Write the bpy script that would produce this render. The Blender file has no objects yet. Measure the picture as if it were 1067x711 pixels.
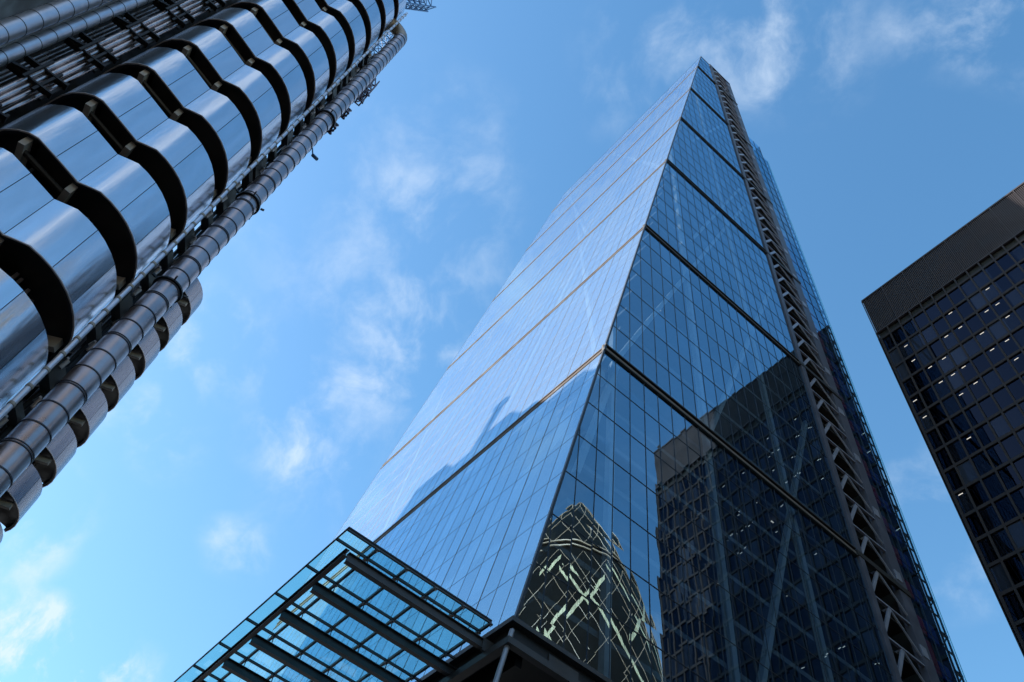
import bpy, math, random
from mathutils import Vector, Matrix
R_ = math.radians
random.seed(7)
S = bpy.context.scene
COL = S.collection

# ------------------------------------------------------------------ camera
cam = bpy.data.cameras.new('camera')
cam.sensor_width = 36.0
cam.lens = 29.465
cam.clip_start = 0.1
cam.clip_end = 6000
camo = bpy.data.objects.new('camera', cam)
COL.objects.link(camo)
cr = Vector((0.6462736234, 0.7543639580, 0.1151756163))
cu = Vector((0.5951997897, -0.5927542969, 0.5425675569))
cf = Vector((-0.4775642512, 0.2820945983, 0.8320787364))
m3 = Matrix((cr, cu, -cf)).transposed()
CAM = Vector((26.1525, -14.0940, 1.6))
camo.matrix_world = Matrix.Translation(CAM) @ m3.to_4x4()
S.camera = camo

# ------------------------------------------------------------------ sky, sun
SUN_EL, SUN_AZ = 35.0, 218.5          # azimuth clockwise from +Y
w = bpy.data.worlds.new('World'); S.world = w; w.use_nodes = True
nt = w.node_tree
bg = nt.nodes['Background']
sky = nt.nodes.new('ShaderNodeTexSky'); sky.sky_type = 'NISHITA'
sky.sun_disc = False
sky.sun_elevation = R_(SUN_EL); sky.sun_rotation = R_(SUN_AZ)
sky.air_density = 1.25; sky.dust_density = 0.6; sky.ozone_density = 2.0
bg.inputs[1].default_value = 0.15

def nn(t, typ, **kw):
    n = t.nodes.new(typ)
    for k, v in kw.items(): setattr(n, k, v)
    return n
def lk(t, a, b): t.links.new(a, b)
def mth(t, op, a, b=None, c=None, clamp=False):
    n = t.nodes.new('ShaderNodeMath'); n.operation = op; n.use_clamp = clamp
    for i, v in enumerate((a, b, c)):
        if v is None: continue
        if isinstance(v, (int, float)): n.inputs[i].default_value = v
        else: t.links.new(v, n.inputs[i])
    return n.outputs[0]

# clouds: soft wisps at fixed places of the sky (azimuth, elevation, size in degrees, density)
tc = nn(nt, 'ShaderNodeTexCoord')
warp = nn(nt, 'ShaderNodeTexNoise'); warp.inputs['Scale'].default_value = 5.0; warp.inputs['Detail'].default_value = 4
lk(nt, tc.outputs['Generated'], warp.inputs['Vector'])
wv = nn(nt, 'ShaderNodeVectorMath', operation='SUBTRACT'); lk(nt, warp.outputs['Color'], wv.inputs[0]); wv.inputs[1].default_value = (.5, .5, .5)
ws = nn(nt, 'ShaderNodeVectorMath', operation='SCALE'); lk(nt, wv.outputs[0], ws.inputs[0]); ws.inputs['Scale'].default_value = 0.10
wa = nn(nt, 'ShaderNodeVectorMath', operation='ADD'); lk(nt, tc.outputs['Generated'], wa.inputs[0]); lk(nt, ws.outputs[0], wa.inputs[1])
wn = nn(nt, 'ShaderNodeVectorMath', operation='NORMALIZE'); lk(nt, wa.outputs[0], wn.inputs[0])
CL = [(-76.4, 48.0, 4.5, .42), (-74.5, 43.6, 4.0, .42), (-79, 46, 3.5, .5), (-77.0, 57.0, 9.0, .30), (-80.6, 66.0, 6.0, .30),
      (-69.0, 58.0, 8.0, .26), (-88.5, 48.0, 3.6, .75), (-91.0, 43.0, 3.4, .8), (-86.7, 41.2, 2.6, .6),
      (-77.3, 37.5, 2.4, .75), (-86.0, 25.0, 4.5, 4.5), (-80.5, 26.0, 4.2, 4.5), (-91.2, 31.5, 3.2, 1.1), (-90.5, 34.5, 2.6, .7),
      (-6.0, 73.0, 5.0, .42), (-14.0, 75.5, 5, .40), (11.4, 67.0, 3.6, .62), (15.0, 63.5, 4.0, .5),
      (-41.5, 74.4, 5.0, .32), (-19.7, 40.5, 3.6, .55), (-18.1, 44.5, 3.0, .45), (-69.6, 53.5, 5.0, .42),
      (-96.0, 57.0, 4.0, .5), (70, 48, 14, .4), (112, 48, 9, 6), (110, 57, 8, 6), (114, 66, 8, 5), (130, 56, 6, 4), (95, 40, 12, .3), (30, 35, 16, .7), (160, 30, 25, .8), (230, 25, 30, .6),  # all but the first lie out of view, added for streaks mirrored in the steel
      (75, 68, 8, .4)]  # unseen eastern cloud, added to brighten the reflection in the side glazing
acc = None
for az, el, sz, am in CL:
    d = Vector((math.cos(R_(el)) * math.sin(R_(az)), math.cos(R_(el)) * math.cos(R_(az)), math.sin(R_(el))))
    dp = nn(nt, 'ShaderNodeVectorMath', operation='DOT_PRODUCT')
    lk(nt, wn.outputs[0], dp.inputs[0]); dp.inputs[1].default_value = d
    mr = nn(nt, 'ShaderNodeMapRange', interpolation_type='SMOOTHSTEP'); mr.clamp = True
    lk(nt, dp.outputs['Value'], mr.inputs['Value'])
    mr.inputs['From Min'].default_value = math.cos(R_(sz * 1.25)); mr.inputs['From Max'].default_value = 1.0
    mr.inputs['To Min'].default_value = 0; mr.inputs['To Max'].default_value = am
    acc = mr.outputs[0] if acc is None else mth(nt, 'ADD', acc, mr.outputs[0])
mp = nn(nt, 'ShaderNodeMapping'); lk(nt, wa.outputs[0], mp.inputs[0]); mp.inputs['Rotation'].default_value = (.3, .5, .8); mp.inputs['Scale'].default_value = (1.3, 1.5, 1.25)
cn = nn(nt, 'ShaderNodeTexNoise'); cn.inputs['Scale'].default_value = 8.0; cn.inputs['Detail'].default_value = 9; cn.inputs['Roughness'].default_value = .60
lk(nt, mp.outputs[0], cn.inputs['Vector'])
cmr = nn(nt, 'ShaderNodeMapRange', interpolation_type='SMOOTHSTEP'); lk(nt, cn.outputs['Fac'], cmr.inputs['Value'])
cmr.inputs['From Min'].default_value = .42; cmr.inputs['From Max'].default_value = .86
cloud = mth(nt, 'MULTIPLY', acc, cmr.outputs[0], clamp=True)
cloud = mth(nt, 'MINIMUM', cloud, .80)
hs = nn(nt, 'ShaderNodeHueSaturation'); hs.inputs['Saturation'].default_value = 1.24; lk(nt, sky.outputs[0], hs.inputs['Color'])
tn_ = nn(nt, 'ShaderNodeVectorMath', operation='MULTIPLY'); lk(nt, hs.outputs[0], tn_.inputs[0]); tn_.inputs[1].default_value = (1.04, 1.09, 1.0)
mixc = nn(nt, 'ShaderNodeMix', data_type='RGBA'); lk(nt, cloud, mixc.inputs[0])
lk(nt, tn_.outputs[0], mixc.inputs[6]); mixc.inputs[7].default_value = (3.1, 3.6, 4.2, 1)
lk(nt, mixc.outputs[2], bg.inputs[0])

sl = bpy.data.lights.new('sun', 'SUN'); sl.energy = 4.6; sl.angle = R_(.5); sl.color = (1.0, .93, .84)
so = bpy.data.objects.new('sun', sl); COL.objects.link(so)
sv = Vector((math.sin(R_(SUN_AZ)) * math.cos(R_(SUN_EL)), math.cos(R_(SUN_AZ)) * math.cos(R_(SUN_EL)), math.sin(R_(SUN_EL))))
so.rotation_euler = sv.to_track_quat('Z', 'Y').to_euler(); so.location = sv * 400
S.view_settings.view_transform = 'Standard'; S.view_settings.look = 'None'
S.view_settings.exposure = 0.86; S.view_settings.gamma = 1
S.cycles.max_bounces = 8; S.cycles.transparent_max_bounces = 24
S.cycles.glossy_bounces = 5; S.cycles.diffuse_bounces = 2
S.cycles.caustics_reflective = False; S.cycles.caustics_refractive = False

# ------------------------------------------------------------------ materials
def new_mat(name):
    m = bpy.data.materials.new(name); m.use_nodes = True
    t = m.node_tree; t.nodes.clear()
    o = t.nodes.new('ShaderNodeOutputMaterial')
    return m, t, o

def solid(name, col, rough=.5, metal=0., noise=.12, scale=1.2, bump=0., spec=.5, stretch=(1, 1, 1)):
    m, t, o = new_mat(name)
    p = t.nodes.new('ShaderNodeBsdfPrincipled')
    tc = t.nodes.new('ShaderNodeTexCoord'); mp = t.nodes.new('ShaderNodeMapping'); mp.inputs['Scale'].default_value = stretch
    lk(t, tc.outputs['Object'], mp.inputs[0])
    n = t.nodes.new('ShaderNodeTexNoise'); n.inputs['Scale'].default_value = scale; n.inputs['Detail'].default_value = 6
    lk(t, mp.outputs[0], n.inputs['Vector'])
    r = t.nodes.new('ShaderNodeMapRange'); lk(t, n.outputs['Fac'], r.inputs['Value'])
    r.inputs['From Min'].default_value = .3; r.inputs['From Max'].default_value = .7
    r.inputs['To Min'].default_value = 1 - noise; r.inputs['To Max'].default_value = 1 + noise
    mx = t.nodes.new('ShaderNodeVectorMath'); mx.operation = 'SCALE'
    mx.inputs[0].default_value = col[:3]; lk(t, r.outputs[0], mx.inputs['Scale'])
    lk(t, mx.outputs[0], p.inputs['Base Color'])
    rr = mth(t, 'MULTIPLY', r.outputs[0], rough, clamp=True); lk(t, rr, p.inputs['Roughness'])
    p.inputs['Metallic'].default_value = metal
    p.inputs['Specular IOR Level'].default_value = spec
    if bump:
        b = t.nodes.new('ShaderNodeBump'); b.inputs['Strength'].default_value = bump; b.inputs['Distance'].default_value = .02
        lk(t, n.outputs['Fac'], b.inputs['Height']); lk(t, b.outputs[0], p.inputs['Normal'])
    lk(t, p.outputs[0], o.inputs[0])
    return m

def pane_normal(t, axis_u, du, dv, tilt, pillow, u0=0., v0=0., wav=0.):
    """small individual tilt and bulge of every glass pane; axis_u is 'X' or 'Y', v is always Z"""
    tc = t.nodes.new('ShaderNodeTexCoord'); sp = t.nodes.new('ShaderNodeSeparateXYZ'); lk(t, tc.outputs['Object'], sp.inputs[0])
    u = mth(t, 'DIVIDE', mth(t, 'SUBTRACT', sp.outputs[axis_u], u0), du); v = mth(t, 'DIVIDE', mth(t, 'SUBTRACT', sp.outputs['Z'], v0), dv)
    cu_, cv_ = mth(t, 'FLOOR', u), mth(t, 'FLOOR', v)
    fu = mth(t, 'SUBTRACT', mth(t, 'SUBTRACT', u, cu_), .5); fv = mth(t, 'SUBTRACT', mth(t, 'SUBTRACT', v, cv_), .5)
    cb = t.nodes.new('ShaderNodeCombineXYZ'); lk(t, cu_, cb.inputs[0]); lk(t, cv_, cb.inputs[1])
    wn_ = t.nodes.new('ShaderNodeTexWhiteNoise'); wn_.noise_dimensions = '3D'; lk(t, cb.outputs[0], wn_.inputs['Vector'])
    sc = t.nodes.new('ShaderNodeSeparateColor'); lk(t, wn_.outputs['Color'], sc.inputs[0])
    a = mth(t, 'MULTIPLY', mth(t, 'SUBTRACT', sc.outputs[0], .5), tilt * 2)
    b = mth(t, 'MULTIPLY', mth(t, 'SUBTRACT', sc.outputs[1], .5), tilt * 2)
    pw = mth(t, 'ADD', mth(t, 'MULTIPLY', sc.outputs[2], pillow * 1.2), pillow * .4)
    a = mth(t, 'ADD', a, mth(t, 'MULTIPLY', fu, pw)); b = mth(t, 'ADD', b, mth(t, 'MULTIPLY', fv, pw))
    if wav:
        nz = t.nodes.new('ShaderNodeTexNoise'); nz.inputs['Scale'].default_value = .55; nz.inputs['Detail'].default_value = 2
        lk(t, tc.outputs['Object'], nz.inputs['Vector'])
        s2 = t.nodes.new('ShaderNodeSeparateColor'); lk(t, nz.outputs['Color'], s2.inputs[0])
        a = mth(t, 'ADD', a, mth(t, 'MULTIPLY', mth(t, 'SUBTRACT', s2.outputs[0], .5), wav))
        b = mth(t, 'ADD', b, mth(t, 'MULTIPLY', mth(t, 'SUBTRACT', s2.outputs[1], .5), wav))
    off = t.nodes.new('ShaderNodeCombineXYZ')
    lk(t, a, off.inputs[0 if axis_u == 'X' else 1]); lk(t, b, off.inputs[2])
    g = t.nodes.new('ShaderNodeNewGeometry')
    ad = t.nodes.new('ShaderNodeVectorMath'); ad.operation = 'ADD'; lk(t, g.outputs['Normal'], ad.inputs[0]); lk(t, off.outputs[0], ad.inputs[1])
    no = t.nodes.new('ShaderNodeVectorMath'); no.operation = 'NORMALIZE'; lk(t, ad.outputs[0], no.inputs[0])
    return no.outputs[0], wn_.outputs['Value']

def facade_glass(name, axis_u, du, dv, tilt=.003, pillow=.008, base=.26, refl=(.72, .86, 1.), tint=(.30, .42, .48), diff=0., dcol=(.8, .8, .8), u0=0., v0=0., wav=0., rough=0.0, trans=True, blinds=False):
    m, t, o = new_mat(name)
    nrm, rnd = pane_normal(t, axis_u, du, dv, tilt, pillow, u0, v0, wav)
    ge = t.nodes.new('ShaderNodeNewGeometry'); dt = t.nodes.new('ShaderNodeVectorMath'); dt.operation = 'DOT_PRODUCT'
    lk(t, ge.outputs['Normal'], dt.inputs[0]); lk(t, ge.outputs['Incoming'], dt.inputs[1])
    c1 = mth(t, 'SUBTRACT', 1, mth(t, 'ABSOLUTE', dt.outputs['Value']), clamp=True)
    fac = mth(t, 'ADD', mth(t, 'MULTIPLY', mth(t, 'POWER', c1, 3.8), 1 - base), base, clamp=True)
    fac = mth(t, 'MULTIPLY', fac, mth(t, 'ADD', mth(t, 'MULTIPLY', rnd, .14), .90), clamp=True)
    gl = t.nodes.new('ShaderNodeBsdfGlossy'); gl.inputs['Color'].default_value = (*refl, 1); gl.inputs['Roughness'].default_value = rough
    lk(t, nrm, gl.inputs['Normal'])
    if trans:
        tr = t.nodes.new('ShaderNodeBsdfTransparent'); tr.inputs['Color'].default_value = (*tint, 1)
        inner = tr.outputs[0]
    else:
        p = t.nodes.new('ShaderNodeBsdfDiffuse'); p.inputs['Color'].default_value = (*tint, 1); inner = p.outputs[0]
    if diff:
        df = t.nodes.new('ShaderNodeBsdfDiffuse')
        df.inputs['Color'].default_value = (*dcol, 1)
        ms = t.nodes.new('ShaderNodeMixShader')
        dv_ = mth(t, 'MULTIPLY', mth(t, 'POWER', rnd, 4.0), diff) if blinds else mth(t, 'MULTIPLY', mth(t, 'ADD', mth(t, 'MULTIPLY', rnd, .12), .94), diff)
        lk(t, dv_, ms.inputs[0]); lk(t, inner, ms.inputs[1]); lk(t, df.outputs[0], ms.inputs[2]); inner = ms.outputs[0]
    mx = t.nodes.new('ShaderNodeMixShader'); lk(t, fac, mx.inputs[0]); lk(t, inner, mx.inputs[1]); lk(t, gl.outputs[0], mx.inputs[2])
    lk(t, mx.outputs[0], o.inputs[0])
    return m

def stainless(name, col=(.62, .64, .68), rough=.16, wave=.05, zs=.25, aniso=.6):
    m, t, o = new_mat(name)
    p = t.nodes.new('ShaderNodeBsdfPrincipled'); p.inputs['Metallic'].default_value = 1
    p.inputs['Base Color'].default_value = (*col, 1)
    tc = t.nodes.new('ShaderNodeTexCoord')
    mp = t.nodes.new('ShaderNodeMapping'); mp.inputs['Scale'].default_value = (9, 9, .5); lk(t, tc.outputs['Object'], mp.inputs[0])
    n = t.nodes.new('ShaderNodeTexNoise'); n.inputs['Scale'].default_value = 1; n.inputs['Detail'].default_value = 5; lk(t, mp.outputs[0], n.inputs['Vector'])
    r = mth(t, 'ADD', mth(t, 'MULTIPLY', n.outputs['Fac'], .14), rough - .05); lk(t, r, p.inputs['Roughness'])
    mp2 = t.nodes.new('ShaderNodeMapping'); mp2.inputs['Scale'].default_value = (1.6, 1.6, zs); lk(t, tc.outputs['Object'], mp2.inputs[0])
    n2 = t.nodes.new('ShaderNodeTexNoise'); n2.inputs['Scale'].default_value = 1.4; n2.inputs['Detail'].default_value = 2; lk(t, mp2.outputs[0], n2.inputs['Vector'])
    b = t.nodes.new('ShaderNodeBump'); b.inputs['Strength'].default_value = wave; b.inputs['Distance'].default_value = .5; lk(t, n2.outputs['Fac'], b.inputs['Height'])
    b2 = t.nodes.new('ShaderNodeBump'); b2.inputs['Strength'].default_value = 0.; b2.inputs['Distance'].default_value = .01
    lk(t, n.outputs['Fac'], b2.inputs['Height']); lk(t, b.outputs[0], b2.inputs['Normal'])
    lk(t, b2.outputs[0], p.inputs['Normal'])
    cm = t.nodes.new('ShaderNodeMapRange'); lk(t, n2.outputs['Fac'], cm.inputs['Value']); cm.inputs['To Min'].default_value = .82; cm.inputs['To Max'].default_value = 1.12
    sc = t.nodes.new('ShaderNodeVectorMath'); sc.operation = 'SCALE'; sc.inputs[0].default_value = col; lk(t, cm.outputs[0], sc.inputs['Scale']); lk(t, sc.outputs[0], p.inputs['Base Color'])
    lk(t, p.outputs[0], o.inputs[0])
    return m

def emit(name, col, s):
    m, t, o = new_mat(name)
    e = t.nodes.new('ShaderNodeEmission'); e.inputs[0].default_value = (*col, 1); e.inputs[1].default_value = s
    lk(t, e.outputs[0], o.inputs[0]); return m

K = 0.17243                                   # slope of the south face
M = {}
M['glass_e'] = facade_glass('tower glass east', 'Y', 1.5, 4.0, tilt=.0020, pillow=.006, base=.38, refl=(.56, .82, 1.0), tint=(.58, .70, .78), v0=0, u0=.15, wav=.006)
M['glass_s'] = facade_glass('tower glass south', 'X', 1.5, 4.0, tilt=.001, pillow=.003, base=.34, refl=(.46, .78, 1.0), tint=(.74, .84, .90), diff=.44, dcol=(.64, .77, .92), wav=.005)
M['glass_c'] = facade_glass('core glass', 'Y', 1.5, 4.0, tilt=.004, pillow=.006, base=.22, refl=(.45, .78, 1.0), tint=(.55, .70, .80))
M['glass_f'] = facade_glass('edge screen glass', 'Y', 1.5, 4.0, tilt=.004, pillow=.006, base=.05, refl=(.45, .78, 1.0), tint=(.70, .92, 1.0))
M['glass_can'] = facade_glass('canopy glass', 'X', 1.3, 3.0, tilt=0, pillow=0, base=.04, refl=(.8, .95, 1.0), tint=(.74, .95, .94))
M['glass_h'] = facade_glass('office glass', 'X', 1.82, 3.53, tilt=.006, pillow=.010, base=.05, refl=(.21, .25, .39), tint=(.05, .06, .08), u0=3.0, v0=1.5, diff=.4, dcol=(.08, .095, .13), blinds=True)
M['dark'] = solid('near black steel', (.018, .017, .018), .5, .3)
M['mull'] = solid('mullion dark', (.025, .030, .040), .45, .4)
M['band'] = solid('band bronze', (.13, .10, .085), .85, 0., .25, .6)
M['bandd'] = solid('band recess', (.02, .016, .013), .6)
M['bandl'] = solid('band grille light', (.42, .40, .38), .5, .3)
M['slab'] = solid('floor slab', (.24, .26, .28), .8)
M['coreint'] = solid('interior core wall', (.05, .055, .065), .8, noise=.3, scale=.3)
M['mega'] = solid('megaframe paint', (.52, .58, .63), .4, .1, .1)
M['ladder'] = solid('ladder frame steel', (.072, .071, .092), .55, .2, .2, .8)
M['ladderl'] = solid('ladder brace steel', (.26, .26, .31), .45, .3, .15)
M['shaft'] = solid('shaft wall', (.018, .015, .013), .8, noise=.4, scale=.5)
M['liftr'] = solid('lift frame red', (.34, .03, .05), .5, .2)
M['liftb'] = solid('lift frame blue', (.05, .07, .26), .5, .2)
M['steel'] = solid('canopy steel', (.085, .078, .078), .42, .5, .15, 2)
M['steell'] = solid('ledge steel', (.07, .066, .066), .5, .4, .25, .7)
M['post'] = solid('strut paint', (.30, .30, .32), .35, .4)
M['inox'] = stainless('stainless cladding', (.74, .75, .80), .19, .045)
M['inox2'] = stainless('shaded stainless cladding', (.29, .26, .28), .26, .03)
M['inoxd'] = solid('duct steel', (.46, .38, .38), .33, .96, .18, .9)
M['inoxl'] = solid('satin duct', (.74, .72, .78), .38, .7, .10, 1.5)
M['inoxp'] = solid('rack pipe', (.66, .53, .48), .26, .95, .3, 1.2)
M['lip'] = solid('cladding lip', (.56, .47, .45), .4, .4)
M['seam'] = solid('seam', (.03, .03, .035), .6)
M['soffit'] = solid('soffit black', (.026, .021, .018), .6, noise=.5, scale=1)
M['bracket'] = solid('concrete bracket', (.42, .37, .33), .7, noise=.15)
M['rail'] = solid('dark tube', (.06, .047, .040), .4, .6)
M['conc'] = solid('dark concrete', (.06, .055, .055), .8, noise=.3, scale=.5)
M['crane'] = solid('crane blue', (.05, .13, .28), .4, .2)
M['cranem'] = solid('crane mauve', (.16, .12, .16), .4, .2)
M['brass'] = solid('weathered duct bend', (.30, .235, .185), .40, .5, .25, 1.)
M['oframe'] = solid('office bronze frame', (.030, .024, .025), .7, 0., .2, .4, spec=.2)
M['olouv'] = solid('office louvre', (.055, .047, .053), .7, 0., .2, .4, spec=.2)
M['oblack'] = solid('office void', (.008, .008, .008), .8)
M['olit'] = emit('office ceiling light', (1, .95, .85), .5)
M['cyan'] = solid('cyan glass edge', (.10, .55, .75), .2, .0)
M['gglass'] = facade_glass('gherkin glass', 'X', 2.2, 2.1, tilt=.03, pillow=.02, base=.04, refl=(.32, .30, .22), tint=(.010, .008, .006), trans=False)
M['ggreen'] = solid('pale green glass', (.60, .56, .36), .3, 0, .3, .4)
M['gwhite'] = solid('diagrid white', (.50, .37, .26), .4, 0, .05)
M['stone'] = solid('portland stone', (.36, .34, .30), .8, noise=.18, scale=.25, bump=.2)
M['brick'] = solid('dark stone', (.20, .18, .16), .8, noise=.2, scale=.3)
M['win'] = facade_glass('street window', 'Y', 3., 4., tilt=.01, pillow=.01, base=.08, refl=(.8, .9, 1.), tint=(.02, .025, .03), trans=False)
M['paving'] = solid('paving', (.22, .21, .20), .85, noise=.15, scale=.6)
M['asph'] = solid('asphalt', (.05, .05, .052), .9, noise=.2, scale=2)
M['paint'] = solid('road paint', (.75, .75, .72), .7, noise=.1)

# ------------------------------------------------------------------ mesh helper
class MB:
    def __init__(self): self.v = []; self.f = []
    def quad(self, a, b, c, d):
        n = len(self.v); self.v += [tuple(a), tuple(b), tuple(c), tuple(d)]; self.f.append((n, n + 1, n + 2, n + 3)); return self
    def poly(self, pts):
        n = len(self.v); self.v += [tuple(p) for p in pts]; self.f.append(tuple(range(n, n + len(pts)))); return self
    def hexa(self, b, t):
        """b, t: four bottom and four top corners"""
        n = len(self.v); self.v += [tuple(p) for p in b] + [tuple(p) for p in t]
        for f in ((3, 2, 1, 0), (4, 5, 6, 7), (0, 1, 5, 4), (1, 2, 6, 5), (2, 3, 7, 6), (3, 0, 4, 7)):
            self.f.append(tuple(n + i for i in f))
        return self
    def box(self, x0, y0, z0, x1, y1, z1):
        return self.hexa([(x0, y0, z0), (x1, y0, z0), (x1, y1, z0), (x0, y1, z0)], [(x0, y0, z1), (x1, y0, z1), (x1, y1, z1), (x0, y1, z1)])
    def beam(self, a, b, w_, h_, up=(0, 0, 1)):
        a = Vector(a); b = Vector(b); d = (b - a).normalized(); u = Vector(up)
        s = d.cross(u)
        if s.length < 1e-3: s = d.cross(Vector((1, 0, 0)))
        s.normalize(); u = s.cross(d)
        s *= w_ / 2; u *= h_ / 2
        return self.hexa([a - s - u, a + s - u, a + s + u, a - s + u], [b - s - u, b + s - u, b + s + u, b - s + u])
    def ibeam(self, a, b, w_, h_):
        a = Vector(a); b = Vector(b); z = Vector((0, 0, 1)); t_ = .03
        self.beam(a + z * (h_ / 2 - t_ / 2), b + z * (h_ / 2 - t_ / 2), w_, t_)
        self.beam(a - z * (h_ / 2 - t_ / 2), b - z * (h_ / 2 - t_ / 2), w_, t_)
        return self.beam(a, b, .025, h_ - 2 * t_ - .004)
    def tube(self, pts, r, seg=16, cap=True):
        pts = [Vector(p) for p in pts]; n0 = len(self.v); rs = r if isinstance(r, (list, tuple)) else [r] * len(pts)
        d = (pts[1] - pts[0]).normalized(); ref = Vector((1, 0, 0)) if abs(d.x) < .9 else Vector((0, 1, 0))
        u = d.cross(ref).normalized()
        for i, p in enumerate(pts):
            if i == 0: dd = pts[1] - pts[0]
            elif i == len(pts) - 1: dd = pts[-1] - pts[-2]
            else: dd = (pts[i + 1] - pts[i]).normalized() + (pts[i] - pts[i - 1]).normalized()
            dd.normalize(); u = (u - dd * u.dot(dd)).normalized(); v_ = dd.cross(u)
            for k in range(seg):
                a = 2 * math.pi * k / seg
                self.v.append(tuple(p + (u * math.cos(a) + v_ * math.sin(a)) * rs[i]))
        for i in range(len(pts) - 1):
            for k in range(seg):
                k2 = (k + 1) % seg
                self.f.append((n0 + i * seg + k, n0 + i * seg + k2, n0 + (i + 1) * seg + k2, n0 + (i + 1) * seg + k))
        if cap:
            self.f.append(tuple(n0 + k for k in reversed(range(seg)))); e = n0 + (len(pts) - 1) * seg
            self.f.append(tuple(e + k for k in range(seg)))
        return self
    def build(self, name, mat, parent=None, smooth=False, label=None, kind=None):
        me = bpy.data.meshes.new(name); me.from_pydata(self.v, [], self.f); me.materials.append(mat); me.update()
        if smooth:
            for p in me.polygons: p.use_smooth = True
            try: me.set_sharp_from_angle(angle=R_(35))
            except Exception: pass
        ob = bpy.data.objects.new(name, me); COL.objects.link(ob)
        if parent is not None:
            ob.parent = parent
            root = parent
            while root.parent: root = root.parent
            if root is parent: ob.matrix_parent_inverse = Matrix.Translation(-root.location)
        if label: ob['label'] = label
        if kind: ob['kind'] = kind
        return ob

def thing(name, loc, label, cat, group=None):
    o = bpy.data.objects.new(name, None); COL.objects.link(o); o.location = loc; o.empty_display_size = .5
    o['label'] = label; o['category'] = cat
    if group: o['group'] = group
    return o

# ------------------------------------------------------------------ ground, road, pavement
g = MB().box(-3000, -3000, -1, 3000, 3000, 0).build('ground', M['paving']); g['kind'] = 'structure'
rd = MB().box(-400, -11.5, .004, 400, -5.2, .008).build('road', M['asph']); rd['kind'] = 'structure'
rd2 = MB().box(28.5, -4.9, .004, 36, 300, .008).build('road', M['asph']); rd2['kind'] = 'structure'
rm = MB()
for i in range(-60, 60): rm.box(i * 4, -8.42, .012, i * 4 + 2, -8.30, .016)
rm.build('road_marking', M['paint'])['kind'] = 'structure'
pk = MB().box(-400, -16.2, 0.0, 0, -11.5, .12).box(-400, -5.2, 0, 0, -4.9, .12)
pk.build('pavement', M['paving'])['kind'] = 'structure'

# ================================================================== GLASS TOWER
XW = -48.85; YB = 39.3; ZT = 211.5
def Sp(x, z, off=0.):
    nl = math.sqrt(1 + K * K)
    return Vector((x, K * z - off / nl, z + off * K / nl))
tower = thing('glass_tower', (0, 0, 0), 'tall wedge shaped blue glass skyscraper whose broad front leans back to a sharp peak', 'skyscraper')
LV = [26.9, 55.1, 84, 112, 140, 168, 196, ZT]
hb = .48                                    # half height of the mega band
for i in range(len(LV) - 1):
    z0 = LV[i] + (hb if i else .1); z1 = LV[i + 1] - (hb if i < len(LV) - 2 else 0)
    # east glazing
    mb = MB(); mb.poly([(0, K * z0, z0), (0, YB, z0), (0, YB, z1), (0, K * z1, z1)] if K * z1 < YB else [(0, K * z0, z0), (0, YB, z0), (0, YB, YB / K)])
    mb.build('side_glazing', M['glass_e'], tower)
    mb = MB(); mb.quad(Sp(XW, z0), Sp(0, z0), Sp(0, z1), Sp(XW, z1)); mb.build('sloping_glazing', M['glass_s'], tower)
    # mullions and joints
    mb = MB()
    y = math.ceil((K * z0) / 1.5) * 1.5 + .15
    while y < YB - .3:
        zt = min(z1, y / K - .05)
        if zt > z0 + .1: mb.box(.002, y - .022, z0, .03, y + .022, zt)
        y += 1.5
    y = math.ceil((K * z0) / 1.5) * 1.5 + .15 - 1.5
    nfl = 7 if i < 6 else 4
    for f in range(1, nfl):
        z = LV[i] + (LV[i + 1] - LV[i]) * f / nfl
        mb.box(.003, K * z + .1, z - .03, .026, YB, z + .03)
    mb.build('side_mullions', M['mull'], tower)
    mb = MB()
    k_ = 0; x = -1.45
    while x > XW:
        wd = .048 if k_ % 4 == 2 else .022
        a, b = Sp(x, z0, .004), Sp(x, z1, .004)
        mb.beam(a, b, wd * 2, .005, up=(0, -1, K)); x -= 1.5; k_ += 1
    for f in range(1, nfl):
        z = LV[i] + (LV[i + 1] - LV[i]) * f / nfl
        mb.beam(Sp(XW, z, .004), Sp(-.1, z, .004), .006, .030)
    mb.build('sloping_mullions', M['mull'], tower)
# transom bands
for i in range(1, len(LV) - 1):
    z = LV[i]
    rec = MB().box(-.25, K * z - .1, z - hb, -.06, YB, z + hb)
    rec.beam(Sp(XW, z, -.16), Sp(-.1, z, -.16), .18, 2 * hb)
    r_ = rec.build('transom_band', M['bandd'], tower)
    for dz in (-.40, .38):
        MB().box(-.06, K * (z + dz) - .12, z + dz - .07, .16, YB, z + dz + .07).build('side_flange', M['bandd'], r_)
        MB().beam(Sp(XW - .1, z + dz, -.02), Sp(.155, z + dz, -.02), .14, .13).build('sloping_flange', M['band'], r_)
    MB().beam(Sp(XW - .1, z, -.03), Sp(.05, z, -.03), .06, .22).build('sloping_flange', M['band'], r_)
    MB().box(-.06, K * z - .08, z - .12, .05, YB, z + .10).build('side_flange', M['band'], r_)
    y = K * z + .6
    while y < YB - 2:
        if random.random() < .22: MB().box(-.02, y, z - .32, .09, y + random.uniform(.5, 1.1), z - .18).build('light_grille', M['bandl'], r_)
        y += 1.5
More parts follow.
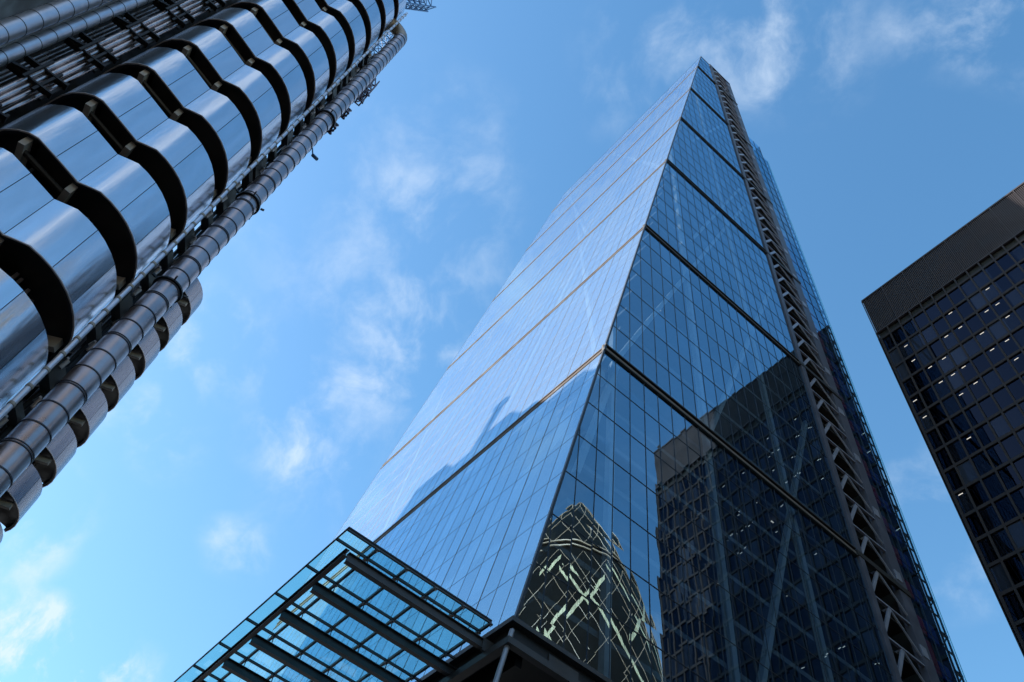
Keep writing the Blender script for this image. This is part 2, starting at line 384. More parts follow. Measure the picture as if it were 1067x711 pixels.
# corner trims
MB().beam(Sp(0.02, 26, .02), Sp(.02, ZT, .02), .16, .16).build('corner_trim', M['mull'], tower)
MB().beam(Sp(XW, 26, 0), Sp(XW, ZT, 0), .05, .03).build('corner_trim', M['mull'], tower)
MB().beam((0, K * ZT, ZT + .05), (0, YB, ZT + .05), .14, .14).beam((XW, K * ZT, ZT + .02), (0, K * ZT, ZT + .02), .05, .05).build('roof_trim', M['mull'], tower)
MB().box(XW, K * ZT + .2, ZT - .6, -.1, YB + 4, ZT - .4).build('roof', M['slab'], tower)
MB().quad((XW, 4.7, 27), (XW, 51, 27), (XW, 51, ZT - 30), (XW, YB, ZT)).quad((XW, 4.7, 27), (XW, YB, ZT), (XW, YB - 2.8, ZT), (XW, 4.7, 27.01)).build('far_side_glazing', M['glass_e'], tower)
# floor slabs
for i in range(len(LV) - 1):
    nfl = 7 if i < 6 else 4
    for f in range(nfl):
        z = LV[i] + (LV[i + 1] - LV[i]) * f / nfl + .02
        y0 = K * z + 1.6
        if y0 > YB - 1.5: continue
        MB().box(XW + .5, y0, z - .42, -1.5, YB - .4, z).build('floor_slab', M['slab'], tower)
MB().box(XW + 9, 16, 27, -8.5, YB - .5, 84).box(XW + 9, 26, 84, -8.5, YB - .5, 140).box(XW + 9, 33, 140, -8.5, YB - .5, 190).build('interior_wall', M['coreint'], tower)
MB().box(XW + .3, 39.05, 27, -.5, 39.25, ZT - .7).build('back_wall', M['coreint'], tower)
# megaframe behind the glass
XM = -1.15
def zmax(y): return min(ZT - 1, y / K - 4)
for y in (11.4, 22.0, 32.4):
    if zmax(y) > 30: MB().beam((XM, y, 27), (XM, y, zmax(y)), .46, .46).build('mega_column', M['mega'], tower)
for (a, b) in (((11.4, 56), (32.4, 112)), ((22, 28), (39.2, 74)), ((22, 56), (39, 101)), ((24, 96), (38.9, 136)), ((32.4, 112), (38.9, 129)), ((28.5, 140), (38.8, 168)), ((12, 57), (8.5, 41))):
    MB().beam((XM, a[0], a[1]), (XM, b[0], b[1]), .38, .5, up=(1, 0, 0)).build('mega_brace', M['mega'], tower)
for (a, b) in (((-.8, 52), (-32, 162)), ((-16, 112), (-48, 212)), ((-.8, 112), (-30, 205)), ((-32, 56), (-48, 112)), ((-16.3, 28), (-16.3, 112)), ((-32.5, 28), (-32.5, 160)), ((-.9, 56), (-16, 28))):
    MB().beam(Sp(a[0], a[1], -1.0), Sp(b[0], b[1], -1.0), .5, .6, up=(0, -1, 0)).build('mega_brace', M['mega'], tower)

for _ in range(9):
    z = LV[0] + 4.0 * random.randint(0, 17) + 3.55; y = random.uniform(max(9, K * z + 2), 37)
    MB().box(-2.4, y, z - .06, -2.3, y + .3, z - .03).build('ceiling_light', M['olit'], tower)
# ladder frame (steel service frame between the glass and the north core)
lad = MB()
LZ = ZT + .6
lad.box(-.45, 39.45, 20, .18, 40.15, LZ)
lad.box(-.45, 45.0, 20, .12, 46.6, LZ - 1)
lad.box(-3.0, 39.45, LZ - .3, .18, 46.6, LZ + .1)
ladder = lad.build('ladder_frame', M['ladder'], tower)
MB().box(-3.3, 39.4, 20, -2.9, 46.7, LZ).box(-2.9, 39.4, 20, -.5, 39.44, LZ).box(-2.9, 46.5, 20, -.46, 46.7, LZ - 1).build('shaft_wall', M['shaft'], ladder)
FZ = []
for i in range(len(LV) - 1):
    nfl = 7 if i < 6 else 4
    for f in range(nfl): FZ.append((LV[i] + (LV[i + 1] - LV[i]) * f / nfl, 4.0))
for z, h in FZ:
    b = MB()
    b.beam((-.05, 40.1, z), (-.05, 45.1, z), .22, .16)
    b.beam((.02, 40.1, z + .3), (.02, 42.1, z + 3.75), .34, .16, up=(1, 0, 0))
    b.beam((.02, 42.2, z + 3.8), (.02, 45.1, z + .8), .13, .13, up=(1, 0, 0))
    b.beam((-2.8, 42.2, z + 3.9), (0, 42.2, z + 3.9), .2, .2)
    b.build('brace', M['ladderl'], ladder)
for z, h in FZ: MB().box(-2.85, 40.2, z - .35, -.5, 45.0, z - .22).build('landing', M['shaft'], ladder)
for i in range(1, len(LV) - 1): MB().box(-.05, 39.3, LV[i] - .35, .24, 46.7, LV[i] + .25).build('collar', M['bandd'], ladder)
for z in range(24, 212, 8): MB().box(.122, 45.2, z, .2, 46.0, z + 1.1).build('fixing_plate', M['ladderl'], ladder)

# north core: glazed lift shaft with an open edge of brackets
ZC = 175.5
core = MB().quad((-.02, 46.7, 22), (-.02, 50.3, 22), (-.02, 50.3, ZC), (-.02, 46.7, ZC)).build('lift_core', M['glass_c'], tower)
MB().box(-.06, 52.02, 22, .0, 52.05, ZC - 5).build('glass_edge', M['cyan'], core)
MB().quad((-.1, 50.5, 22), (-.1, 52.0, 22), (-.1, 52.0, ZC - 5), (-.1, 50.5, ZC - 5)).build('edge_screen', M['glass_f'], core)
mb = MB()
for z in [24 + 4. * i for i in range(38)]: mb.box(-.015, 46.7, z - .02, .02, 50.3, z + .02)
for y in (46.75, 48.5, 50.3): mb.box(-.015, y - .03, 22, .04, y + .03, ZC)
mb.build('core_mullions', M['mull'], core)
for nm, mt, y0, y1 in (('red_lift_frame', M['liftr'], 46.9, 48.4), ('blue_lift_frame', M['liftb'], 48.6, 50.1)):
    for z in range(24, 130, 4):
        h_ = random.uniform(1.6, 3.4)
        MB().box(-.5, y0, z, -.3, y1, z + h_).build(nm, mt, core)
MB().box(-5, 46.75, 22, -.6, 50.2, 128).build('core_wall', M['shaft'], core)
MB().box(-3, 50.21, 22, -.06, 50.29, ZC).build('end_wall', M['shaft'], core)
mb = MB()
mb.box(-.3, 51.0, 22, -.15, 51.12, ZC - 5).box(-.3, 51.9, 22, -.15, 52.02, ZC - 5)
mb.build('edge_rail', M['mull'], core)
for i in range(37):
    z = 24 + 4 * i; mb = MB()
    mb.beam((-.2, 50.3, z), (-.2, 52.05, z), .10, .18); mb.beam((-.22, 50.3, z), (-.22, 51.9, z + 1.9), .10, .10, up=(1, 0, 0))
    mb.beam((-.25, 51.05, z + 2), (-.25, 52.1, z + 2), .2, .25)
    mb.build('edge_bracket', M['mull'], core)

# base ledge and open galleria under the tower
lg = MB()
lg.box(-48, 3.75, 25.85, 1.05, 4.7, 26.1); lg.box(-.4, 4.7, 25.85, 1.05, 52, 26.1)
ledge = lg.build('base_ledge', M['steell'], tower)
MB().box(-48, 4.05, 24.9, .72, 4.3, 25.84).box(.4, 4.3, 24.9, .72, 52, 25.84).build('fascia', M['dark'], ledge)
MB().box(-48, 3.6, 24.55, 1.15, 4.0, 24.89).box(.8, 4.0, 24.55, 1.15, 52, 24.89).build('lower_flange', M['steell'], ledge)
MB().box(-48, 4.35, 25.5, .38, 52, 25.8).build('soffit', M['dark'], ledge)
for y in range(5, 52, 4): MB().beam((-46, y, 25.0), (.2, y, 25.0), .35, 1.0).build('soffit_beam', M['dark'], ledge)
for y0, y1 in ((6.2, 8.0), (8.9, 10.2), (11.2, 13.4), (15, 17)): MB().box(.73, y0, 24.95, .80, y1, 25.6).build('fascia_panel', M['steell'], ledge)
for y in (11.4, 22., 32.4, 46): MB().tube([(-1.2, y, 0), (-1.2, y, 25)], .5).build('galleria_column', M['mega'], tower, smooth=True)
for x in (-16, -32, -47): MB().tube([(x, 5.5, 0), (x, 5.5, 25)], .5).build('galleria_column', M['mega'], tower, smooth=True)
MB().box(-44, 30, 0, -4, 50, 25).build('lobby', M['coreint'], tower)
MB().box(XW, 4.9, 26.1, -.05, 38, 26.9).build('base_floor', M['slab'], tower)
MB().tube([(.85, 3.95, 25.5), (.85, 3.3, 21.5), (.85, 2.2, 15)], .12, 14).build('ledge_strut', M['post'], tower, smooth=True)

# ================================================================== CANOPY
can = thing('glass_canopy', (-24, -1, 24), 'flat glass canopy on dark steel beams jutting out at the foot of the glass skyscraper', 'canopy')
xs = [.05, -.75, -3.2, -5.9, -8.6, -11.3, -14, -16.7, -19.4]; ys = [-4.62, -3.05, -1.45, .15, 1.75, 3.3]
xx = [.05, -.80] ; x = -.55
while x > -24: x -= 2.68; xx.append(x)
for j in range(len(ys) - 1):
    for i in range(len(xx) - 1):
        if i < 9:
            x0 = xx[i]; x1 = xx[i + 1]
            MB().box(x1 + .02, ys[j] + .02, 26.0, x0 - .02, ys[j + 1] - .02, 26.02).build('glass_panel', M['glass_can'], can)
for i in range(0, 10):
    x = xx[i]; MB().beam((x, ys[0], 25.93), (x, ys[-1] + (0 if i < 2 else 1.), 25.93), .09, .12).build('glazing_bar', M['steel'], can)
for y in ys[1:]: MB().beam((xx[9], y, 25.91), (.05, y, 25.91), .11, .14).build('cross_bar', M['steel'], can)
MB().beam((xx[9], ys[0], 26.0), (.12, ys[0], 26.0), .06, .07).beam((.1, ys[0], 26.0), (.1, ys[-1], 26.0), .06, .07).build('edge_rail', M['mull'], can)
MB().ibeam((xx[9], -4.15, 25.25), (-.4, -4.15, 25.25), .20, .36).build('edge_beam', M['steel'], can)
for i in range(8):
    x = -.55 - 2.66 * i
    MB().ibeam((x, -4.02, 25.15), (x, 4.05 if i else 3.4, 25.15), .26, .48).build('canopy_beam', M['steel'], can)
    for y in ys[1:-1]: MB().tube([(x, y, 25.4), (x, y, 25.85)], .025, 8).build('hanger', M['steel'], can)
for i in range(10):
    for y in ys[1:]:
        MB().tube([(xx[i], y, 25.82), (xx[i], y, 25.835)], .11, 10).tube([(xx[i], y, 25.7), (xx[i], y, 25.82)], .03, 8).build('glass_clamp', M['post'], can)
MB().box(-.62, 3.4, 24.85, -.48, 4.04, 25.5).build('end_plate', M['steell'], can)

# ================================================================== METAL CLAD BUILDING (left)
lb = thing('metal_clad_building', (-20, -40, 0), 'building of stainless steel stair towers with stacked shiny bands, ducts and pipes at the left', 'building')
D = 24.2
def rel(x, y): return Vector((CAM.x + x, CAM.y + y))
def smooth_profile():
    pts = []
    pts += [(-26.9, -12.0), (-24, -10.8), (-21.5, -9.70), (-20.2, -9.22)]
    for (x, y) in ((-19.72, -9.0), (-19.35, -8.74), (-19.05, -8.38), (-18.88, -8.05), (-18.84, -7.75)): pts.append((x, y))
    pts += [(-19.05, -7.05), (-19.36, -6.12)]
    pts += [(-19.24, -5.72)]
    for k in range(0, 16):
        a = R_(6 + k * (136 / 15.)); pts.append((-21.85 + 2.72 * math.cos(a), -5.65 + 2.66 * math.sin(a)))
    pts += [(-25.2, -5.2), (-26.9, -6.2)]
    return pts
PR = smooth_profile()
PRW = [rel(*p) for p in PR]
def inset(P, d):
    out = []
    n = len(P)
    for i in range(n):
        a, b = P[max(i - 1, 0)], P[min(i + 1, n - 1)]
        t_ = (b - a).normalized(); nrm = Vector((t_.y, -t_.x))      # outward for this winding
        out.append(P[i] - nrm * d)
    return out
def extr(mb, P, z0, z1, thick):
    Q = inset(P, thick)
    for i in range(len(P) - 1):
        mb.hexa([(P[i].x, P[i].y, z0), (P[i + 1].x, P[i + 1].y, z0), (Q[i + 1].x, Q[i + 1].y, z0), (Q[i].x, Q[i].y, z0)],
                [(P[i].x, P[i].y, z1), (P[i + 1].x, P[i + 1].y, z1), (Q[i + 1].x, Q[i + 1].y, z1), (Q[i].x, Q[i].y, z1)])
def strip(mb, P, z0, z1):
    n = len(mb.v)
    for p in P: mb.v += [(p.x, p.y, z0), (p.x, p.y, z1)]
    for i in range(len(P) - 1):
        a = n + 2 * i; mb.f.append((a, a + 2, a + 3, a + 1))
def cut_lengths(P, cuts):
    """split a polyline into runs at the given vertex indices"""
    out = []; last = 0
    for c in cuts + [len(P) - 1]:
        out.append(P[last:c + 1]); last = c
    return out
def resample(P, step=.22, keep=()):
    out = [P[0]]
    for i in range(len(P) - 1):
        n = max(1, int((P[i + 1] - P[i]).length / step))
        for k in range(1, n + 1): out.append(P[i].lerp(P[i + 1], k / n))
    return out

def stair_tower(P, cuts, kinks, zl0, n, pitch, bh, label, steel='inox'):
    """P outline (Vector 2D); cuts seams; kinks where brackets sit"""
    root = MB()
    Q = inset(P, 1.5)
    strip(root, Q, zl0 - pitch, zl0 + n * pitch)
    st = root.build('stair_tower', M['soffit'], lb, label=label)
    W_ = inset(P, 1.46)
    for i in range(2, len(P) - 1, 2):
        MB().box(W_[i].x - .05, W_[i].y - .05, zl0 - pitch, W_[i].x + .05, W_[i].y + .05, zl0 + n * pitch - .1).build('glazing_post', M['lip'], st)
    for j in range(-1, n):
        z = zl0 + j * pitch
        mb = MB()
        for run in cut_lengths(P, cuts):
            L = sum((run[i + 1] - run[i]).length for i in range(len(run) - 1))
            e0 = run[0].lerp(run[1], min(.5, .012 / (run[1] - run[0]).length)); e1 = run[-1].lerp(run[-2], min(.5, .012 / (run[-1] - run[-2]).length))
            run2 = [e0] + run[1:-1] + [e1]
            strip(mb, run2, z + .06, z + bh)
        band = mb.build('cladding_band', M[steel], st, smooth=True)
        lp_ = MB(); extr(lp_, inset(P, -.02), z + .01, z + .058, .05); lp_.build('band_lip', M['lip'], band) if False else lp_.build('band_lip', M['lip'], st)
        bk = MB(); extr(bk, inset(P, .03), z + .06, z + bh - .02, .12); bk.build('band_backing', M['seam'], st)
        sf = MB(); A = inset(P, .10); B = inset(P, 1.5)
        for i in range(len(P) - 1):
            sf.quad((A[i].x, A[i].y, z + .30), (A[i + 1].x, A[i + 1].y, z + .30), (B[i + 1].x, B[i + 1].y, z + .30), (B[i].x, B[i].y, z + .30))
        sf.build('soffit', M['soffit'], st)
        for k, ang in kinks:
            br = MB()
            p = inset(P, .22)[k]; q_ = p + Vector((math.sin(R_(ang)), math.cos(R_(ang)))) * 1.25
            br.beam((p.x, p.y, z - .14), (q_.x, q_.y, z - .14), .22, .50)
            br.build('bracket', M['bracket'], st)
        rl = MB(); a = inset(P, .55)[kinks[0][0]]; b = inset(P, .55)[kinks[1][0]]
        rl.tube([(a.x, a.y, z - .25), (b.x, b.y, z - .25)], .10, 10); rl.build('tube_rail', M['rail'], st, smooth=True)
    return st
# first tower: lip heights follow z = 1.6 + 20.1*(1.006 + .1975 j)
Z0 = 1.6 + 20.1 * 1.006; PITCH = 20.1 * .1975
stair_tower(PRW, [3, 9, 10, 14, 17, 20, 23], [(7, -82), (10, -95), (21, -150)], Z0 - PITCH * 2, 14, PITCH, PITCH * .66,
            'near stair tower wrapped in wide shiny curved bands')
# second tower further along: simple round ended one
P2 = []
c2 = Vector((-24.6, -18.6))
for k in range(0, 17):
    a = R_(-60 + k * 11); P2.append(c2 + Vector((2.75 * math.cos(a), 2.75 * math.sin(a))))
P2 = [c2 + Vector((1.2, -8.0)), c2 + Vector((1.3, -4.0))] + P2
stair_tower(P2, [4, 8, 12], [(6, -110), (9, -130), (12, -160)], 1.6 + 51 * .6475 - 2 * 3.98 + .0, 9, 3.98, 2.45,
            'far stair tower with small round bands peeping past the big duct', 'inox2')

# big riser duct
def polar(az, d): return Vector((CAM.x + d * math.sin(R_(az)), CAM.y + d * math.cos(R_(az))))
dc = polar(-95.2, 21.6); ZB = 1.6 + 21.6 * 2.88
path = [(dc.x, dc.y, 4), (dc.x, dc.y, ZB)]
duct = MB().tube(path, .47, 44).build('riser_duct', M['inoxd'], lb, smooth=True, label='thick ribbed riser duct standing clear of the bands')
bend = [(dc.x, dc.y, ZB)]
hd = Vector((-.10, -1, 0)).normalized()
for k in range(1, 9):
    a = R_(90 * k / 8.); rr = 1.9
    bend.append(Vector((dc.x, dc.y, ZB)) + hd * (rr * (1 - math.cos(a))) + Vector((0, 0, rr * math.sin(a))))
bend.append(Vector(bend[-1]) + hd * 6)
MB().tube(bend, .48, 36).build('duct_bend', M['brass'], duct, smooth=True)
k = 0; z = 12.
while z < ZB - .3:
    f = MB().tube([(dc.x, dc.y, z - .022), (dc.x, dc.y, z + .022)], .492, 44)
    if k % 3 == 0: f.tube([(dc.x, dc.y, z + .07), (dc.x, dc.y, z + .10)], .49, 44)
    f.build('flange', M['ladder'], duct, smooth=True)
    k += 1; z += .90
for z in (26.5, 34.2, 45.6):
    f = MB().tube([(dc.x, dc.y, z - .04), (dc.x, dc.y, z + .04)], .56, 44)
    for a in range(0, 360, 72): f.beam((dc.x + .6 * math.cos(R_(a)), dc.y + .6 * math.sin(R_(a)), z), (dc.x + .76 * math.cos(R_(a)), dc.y + .76 * math.sin(R_(a)), z), .06, .10)
    f.build('pipe_clamp', M['dark'], duct, smooth=True)

# slim drain pipe hugging the nose
dp_ = polar(-97.75, 21.2)
dr = MB().tube([(dp_.x, dp_.y, 4), (dp_.x, dp_.y, 68)], .09, 14).build('drain_pipe', M['inoxl'], lb, smooth=True)
z = 10
while z < 68:
    MB().tube([(dp_.x, dp_.y, z - .05), (dp_.x, dp_.y, z + .05)], .11, 14).build('collar', M['bracket'], dr, smooth=True); z += .83
# dark service riser between nose and duct, with struts and openings
pa, pb = polar(-97.75, 22.9), polar(-96.5, 23.6)
riser = MB().box(pa.x - .10, pa.y - .10, 4, pa.x + .10, pa.y + .10, 63).build('service_riser', M['dark'], lb)
MB().box(pb.x - .10, pb.y - .10, 4, pb.x + .10, pb.y + .10, 63).build('channel', M['dark'], riser)
z = 8.
while z < 62:
    hh = random.choice((.35, .5, .9, 1.5))
    jn = MB(); jn.beam((pa.x, pa.y, z), (pb.x, pb.y, z), .35, hh)
    jn.beam((pa.x, pa.y, z + .2), (pa.x + .9, pa.y - .35, z + .2), .12, .16)
    jn.beam((pb.x, pb.y, z), (dc.x - .2, dc.y, z), .10, .14)
    jn.build('strut', M['conc'], riser); z += hh / 2 + random.uniform(.9, 2.1)
z = 9
while z < 62:
    p = pa.lerp(pb, random.random()); vv = MB(); vv.tube([(p.x + .25, p.y + .1, z), (p.x + .35, p.y + .15, z + .35)], .07, 8); vv.tube([(p.x + .1, p.y, z + .4), (p.x + .4, p.y + .1, z + .4)], .05, 8); vv.build('valve', M['lip'], riser, smooth=True); z += 1.6
vb = MB()
for (dd, rr) in ((-97.0, .09), (-96.6, .07)):
    p = polar(dd, 23.9); MB().tube([(p.x, p.y, 4), (p.x, p.y, 60)], rr, 10).build('thin_pipe', M['rail'], riser, smooth=True)

# ducts in the upper left
for (az, d, r_, zt) in ((-121.25, 26, .42, 64), (-119.45, 26.5, .32, 64)):
    p = polar(az, d)
    du_ = MB().tube([(p.x, p.y, 6), (p.x, p.y, zt)], r_, 28).build('air_duct', M['inoxl'], lb, smooth=True)
    z = 12 + r_
    while z < zt:
        MB().tube([(p.x, p.y, z - .018), (p.x, p.y, z + .018)], r_ + .012, 28).build('flange', M['seam'], du_, smooth=True); z += 1.21 if r_ > .3 else 1.15

# pipe rack with brackets every floor
rk_ = MB(); 
rp = []
for i, (az, d, r_) in enumerate(((-118.35, 27.2, .06), (-118.0, 27.4, .06), (-117.65, 27.6, .05), (-117.1, 26.2, .13), (-116.55, 26.2, .12), (-116.0, 26.2, .12), (-115.45, 26.3, .11))):
    rp.append((polar(az, d), r_))
wall = polar(-117, 28.6)
rack = MB().beam((polar(-119.2, 28.6).x, polar(-119.2, 28.6).y, 34), (polar(-113, 29.5).x, polar(-113, 29.5).y, 34), .2, 60).build('pipe_rack', M['soffit'], lb)
for p, r_ in rp:
    MB().tube([(p.x, p.y, 10), (p.x, p.y, 64)], r_, 14).build('pipe', M['inoxp'], rack, smooth=True)
z = 10 - 4.28 * .30
pc, pd = polar(-118.7, 26.6), polar(-114.9, 25.7)
while z < 64:
    rb = MB(); rb.beam((pc.x, pc.y, z), (pd.x, pd.y, z), .3, .12); rb.beam((pc.x, pc.y, z + 1.2), (pd.x, pd.y, z + 1.2), .3, .12)
    for az in (-117.4, -116.1, -115.1):
        q_ = polar(az, 25.9); rb.beam((q_.x, q_.y, z - .5), (q_.x, q_.y, z + 1.7), .12, .12)
    q_ = polar(-117.5, 26.0); rb.beam((q_.x, q_.y, z + .08), (q_.x - .2, q_.y - .9, z + .08), .2, .2)
    rb.build('rack_bracket', M['dark'], rack); z += 4.28

# main block behind, plant rooms on top (they throw the stepped shadow on the glass tower)
mb = MB().box(-80, -70, 0, -22, -30, 66); MB().box(-21.99, -70, 0, 14, -33.5, 80).build('side_block', M['conc'], lb); blk = mb.build('main_block', M['conc'], lb)  # side block widened out of view so the steel bands mirror something dark
for z in range(4, 60, 4): MB().box(-79.8, -29.98, z, -22.3, -29.9, z + 2.6).build('window_band', M['win'], blk)
for j, (x0, x1, y0, y1, z1) in enumerate(((-29.2, -23, -36, -25, 82.6), (-36, -29.3, -36, -25, 84.6), (-40.5, -36.1, -35, -25, 87.6), (-45.4, -40.6, -36, -25, 90.8), (-50.5, -45.5, -35, -25, 89.2), (-55.4, -50.6, -36, -25, 92), (-60.5, -55.5, -36, -25, 87))):
    pl = MB().box(x0, y0, 60, x1, y1, z1).build('plant_room', M['conc'], blk)
    for z in range(67, int(z1) - 2, 4): MB().box(x0 - .1, y1 + .01, z, x1 + .1, y1 + .15, z + 2.2).build('cladding_strip', M['inox'], blk)

MB().box(-46, -26.5, 80, -45, -25.5, 97).box(-46.4, -26.7, 97.001, -44.6, -25.3, 98).build('roof_mast', M['crane'], lb)
# roof cranes: small lattice booms
def lattice(mb, a, b, w_=.6, n=8, r=.04):
    a = Vector(a); b = Vector(b); d = (b - a).normalized(); s = d.cross(Vector((0, 0, 1)))
    if s.length < .1: s = Vector((1, 0, 0))
    s.normalize(); u = s.cross(d)
    cs = [s * w_ / 2 + u * w_ / 2, -s * w_ / 2 + u * w_ / 2, -s * w_ / 2 - u * w_ / 2, s * w_ / 2 - u * w_ / 2]
    for c in cs: mb.beam(a + c, b + c, r * 2, r * 2)
    for i in range(n):
        p = a.lerp(b, i / n); q_ = a.lerp(b, (i + 1) / n)
        for k in range(4):
            mb.beam(p + cs[k], q_ + cs[(k + 1) % 4], r * 1.4, r * 1.4); mb.beam(p + cs[k], p + cs[(k + 1) % 4], r * 1.4, r * 1.4)
def pt(az, tn, d): 
    p = polar(az, d); return (p.x, p.y, 1.6 + d * tn)
mb = MB(); lattice(mb, pt(-101.8, 3.10, 24), pt(-95.6, 3.42, 24.6), .9, 7, .05); mb.build('crane_boom', M['crane'], lb)
mb = MB(); lattice(mb, pt(-96.4, 2.50, 24), pt(-97.6, 2.95, 24), .5, 8, .035); mb.build('access_ladder', M['crane'], lb)
mb = MB(); lattice(mb, pt(-95.5, 2.36, 25), pt(-93.5, 2.30, 25), .75, 4, .05); lattice(mb, pt(-93.4, 2.26, 25), pt(-93.4, 2.46, 25), .35, 4, .05); mb.build('cleaning_cradle', M['cranem'], lb)
for tn in (2.15, 2.03):
    mb = MB(); a = pt(-94.6, tn, 23); b = pt(-93.3, tn, 23); lattice(mb, a, b, .5, 3, .05); mb.build('cleaning_cradle', M['cranem'], lb)
mb = MB(); a = pt(-94.3, 1.89, 22); b = pt(-93.3, 1.85, 22); mb.beam(a, b, .05, .05).tube([b, (b[0] + .1, b[1] + .3, b[2] - .25)], .1, 8); mb.build('lamp_arm', M['crane'], lb)

# ================================================================== DARK OFFICE TOWER (right)
HX0, HX1, HY, HZ = 3.0, 40.4, 59.0, 118.0
of = thing('dark_office_tower', (22, 78, 0), 'dark rectangular office tower at the right edge with a louvred top band', 'office tower')
UP = 1.79; NB = 21; SB = 107.4; FP = 3.53
MB().box(HX0 + .3, HY + .9, 0, HX1 - .3, HY + 37, HZ - .5).build('body', M['oblack'], of)
fr = MB()
for i in range(NB + 1):
    x = HX0 + (HX1 - HX0) * i / NB
    fr.box(x - .11, HY, 0, x + .11, HY + .45, SB)
nf = int(SB / FP)
for j in range(nf + 1):
    z = SB - j * FP
    fr.box(HX0, HY + .04, z - .42, HX1, HY + .46, z)
for i in range(NB + 1):                      # west and east sides
    y = HY + 37. * i / NB
    for X in (HX0, HX1 - .4): fr.box(X, y, 0, X + .4, y + .22, SB)
for j in range(nf + 1):
    z = SB - j * FP
    fr.box(HX0 + .04, HY + .5, z - .42, HX0 + .42, HY + 37, z); fr.box(HX1 - .42, HY + .5, z - .42, HX1 - .04, HY + 37, z)
fr.build('window_frame', M['oframe'], of)
bw = (HX1 - HX0) / NB
rest = MB(); cnt = 0
for j in range(nf):
    z1 = SB - j * FP - .42; z0 = SB - (j + 1) * FP
    for i in range(NB):
        x0 = HX0 + bw * i + .11; x1 = HX0 + bw * (i + 1) - .11
        vis = (i < 12 and j < 5) or (i < 10 and 5 <= j < 9)
        q_ = [(x0, HY + .2, z0), (x1, HY + .2, z0), (x1, HY + .2, z1), (x0, HY + .2, z1)]
        if vis and cnt < 96: MB().quad(*q_).build('window', M['glass_h'], of); cnt += 1
        else: rest.quad(*q_)
rest.build('window', M['glass_h'], of, kind='stuff')
sg = MB()
sg.quad((HX0 + .2, HY + 37, 0), (HX0 + .2, HY + .5, 0), (HX0 + .2, HY + .5, SB), (HX0 + .2, HY + 37, SB)).quad((HX1 - .2, HY + .5, 0), (HX1 - .2, HY + 37, 0), (HX1 - .2, HY + 37, SB), (HX1 - .2, HY + .5, SB))
sg.build('side_windows', M['glass_h'], of)
# lit ceiling strips just behind the glass line
random.seed(11); n_l = 0
for j in range(0, 16):
    for i in range(0, 14):
        p_ = (.06, .1, .4, .25, .5, .35, .1, .3, .2)[j] if j < 9 else .1
        if random.random() < p_ and n_l < 70:
            x = HX0 + bw * (i + .5) + random.uniform(-.2, .2); z = SB - j * FP - .75 - random.uniform(0, .5)
            MB().box(x - .26, HY + .12, z - .03, x + .26, HY + .17, z + .03).build('ceiling_light', M['olit'], of); n_l += 1
# top slot and louvre band
MB().box(HX0 + .1, HY + .5, SB, HX1 - .1, HY + 36.8, 109.1).build('slot', M['oblack'], of)
mb = MB()
for i in range(NB + 1):
    x = HX0 + bw * i; mb.box(x - .10, HY + .05, SB + .001, x + .10, HY + .44, 109.05)
mb.build('slot_posts', M['oframe'], of)
MB().box(HX0 + .25, HY + .35, 109.1, HX1 - .25, HY + 37, HZ).build('top_band', M['oframe'], of)
lv = MB(); x = HX0 + .1
while x < HX1:
    lv.box(x, HY + .12, 109.1, x + .10, HY + .34, HZ - .05); x += .2237
y = HY + .4
while y < HY + 37:
    lv.box(HX0 + .05, y, 109.1, HX0 + .24, y + .10, HZ - .05); y += .2237
lv.build('louvres', M['olouv'], of)
mb = MB()
for i in range(0, NB + 1, 2):
    x = HX0 + bw * i; mb.box(x - .06, HY, 109.1, x + .06, HY + .12, HZ)
mb.box(HX0, HY + .02, HZ, HX1, HY + 37, HZ + .3); mb.box(HX0, HY + .02, 108.9, HX1, HY + .34, 109.099)
mb.build('top_trim', M['olouv'], of)

# ================================================================== CURVED TOWER seen in the glass
GX, GY = 106., 96.5
ct = thing('curved_glass_tower', (GX, GY, 0), 'rounded bullet shaped tower with white diagonal lattice, mirrored in the blue skyscraper', 'tower')
prof = [(0, 24.5), (20, 26.2), (45, 27.8), (70, 28.2), (90, 27.4), (110, 25.4), (125, 23), (140, 19.4), (150, 16.2), (160, 12), (168, 7.8), (174, 4.2), (178, 1.5), (179.5, .2)]
def gr(z):
    for i in range(len(prof) - 1):
        if prof[i][0] <= z <= prof[i + 1][0]:
            t_ = (z - prof[i][0]) / (prof[i + 1][0] - prof[i][0]); return prof[i][1] * (1 - t_) + prof[i + 1][1] * t_
    return .2
def gp(a, z, o=0.): r = gr(z) + o; return Vector((GX + r * math.cos(a), GY + r * math.sin(a), z))
NA = 36
def lathe(z0, z1, dz):
    mb = MB(); z = z0
    while z < z1 - .01:
        zz = min(z + dz, z1)
        for k in range(NA): 
            a0, a1 = 2 * math.pi * k / NA, 2 * math.pi * (k + 1) / NA
            mb.quad(gp(a0, z), gp(a1, z), gp(a1, zz), gp(a0, zz))
        z = zz
    return mb
lathe(0, 150, 4.2).build('glass_skin', M['gglass'], ct)
lathe(150, 179.5, 3).build('dome', M['gglass'], ct)
ring = MB()
for z in (148.5, 151):
    ring.tube([gp(2 * math.pi * k / 48, z, .3) for k in range(49)], .32, 6)
ring.build('dome_ring', M['gwhite'], ct)
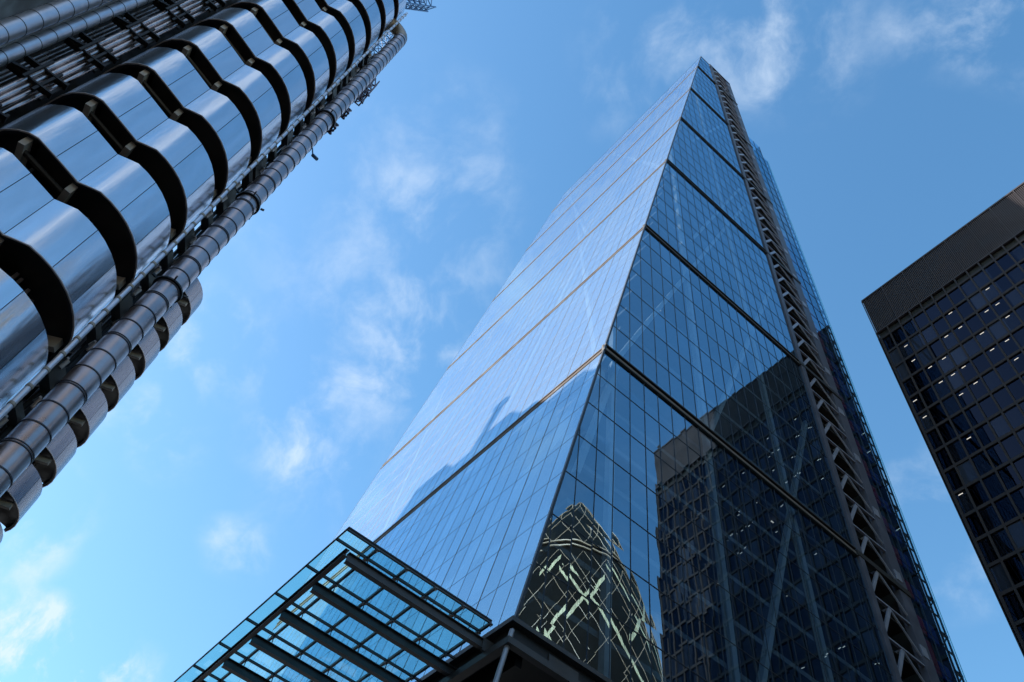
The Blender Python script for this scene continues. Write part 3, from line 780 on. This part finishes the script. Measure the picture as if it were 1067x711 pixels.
# lattice: 18 spirals each way
mb = MB(); dzs = 2.1; turn = 1.35 * 2 * math.pi / 36 / 8.4
for s in (1, -1):
    for k in range(18):
        z = 4.
        while z < 146:
            a = 2 * math.pi * k / 18 + s * turn * (z - 4); b_ = a + s * turn * 4.2 
            mb.beam(gp(a, z, .12), gp(b_, z + 4.2, .12), .11, .11); z += 4.2
mb.build('lattice', M['gwhite'], ct)
dm = MB()
for s in (1, -1):
    for k in range(12):
        z = 151.
        while z < 176:
            a = 2 * math.pi * k / 12 + s * .035 * (z - 151); b_ = a + s * .035 * 3
            dm.beam(gp(a, z, .1), gp(b_, z + 3, .1), .16, .16); z += 3
dm.build('dome_ribs', M['gwhite'], ct)
pg_ = MB(); random.seed(5)
for s_ in (1, -1):
    for k in range(0, 9):
        z = 4.
        while z < 142:
            a = 2 * math.pi * (k + .25) / 9 + s_ * turn * (z - 4); b_ = a + s_ * turn * 2.0
            if z > 60 and math.sin(k * 2.3 + s_ + z * .11) > -.45:
                wz = 2.1
                pg_.quad(gp(a, z, .08), gp(b_, z + 2.0, .08), gp(b_, z + 2.0 + wz, .08), gp(a, z + wz * random.uniform(.6, 1.1), .08))
            z += 2.1
pg_.build('pale_panels', M['ggreen'], ct)

# ================================================================== street buildings behind the camera (mirrored in steel and glass)
def block(name, x0, y0, x1, y1, h, mat, label, fl=3.9):
    t_ = thing(name, ((x0 + x1) / 2, (y0 + y1) / 2, 0), label, 'building')
    MB().box(x0, y0, 0, x1, y1, h).build('wall', mat, t_)
    MB().box(x0 - .5, y0 - .5, h + .002, x1 + .5, y1 + .5, h + .9).build('cornice', mat, t_)
    for nm, face in (('w', 0), ('n', 1)):
        z = 1.2
        while z < h - 3:
            wm = MB()
            if face == 0:
                y = y0 + 1.2
                while y < y1 - 2.2: wm.box(x0 - .05, y, z, x0 + .3, y + 1.5, z + 2.3); y += 3.
            else:
                x = x0 + 1.2
                while x < x1 - 2.2: wm.box(x, y1 - .3, z, x + 1.5, y1 + .05, z + 2.3); x += 3.
            z += fl
            wm.build('window_row', M['win'], t_)
    return t_
block('stone_office_building', 44, -62, 72, -16.4, 54, M['stone'], 'pale stone office building across the street to the east, mirrored in the steel bands')
block('brick_office_building', 44, 6, 72, 52, 34, M['brick'], 'darker low office building on the cross street, standing near the dark office tower')
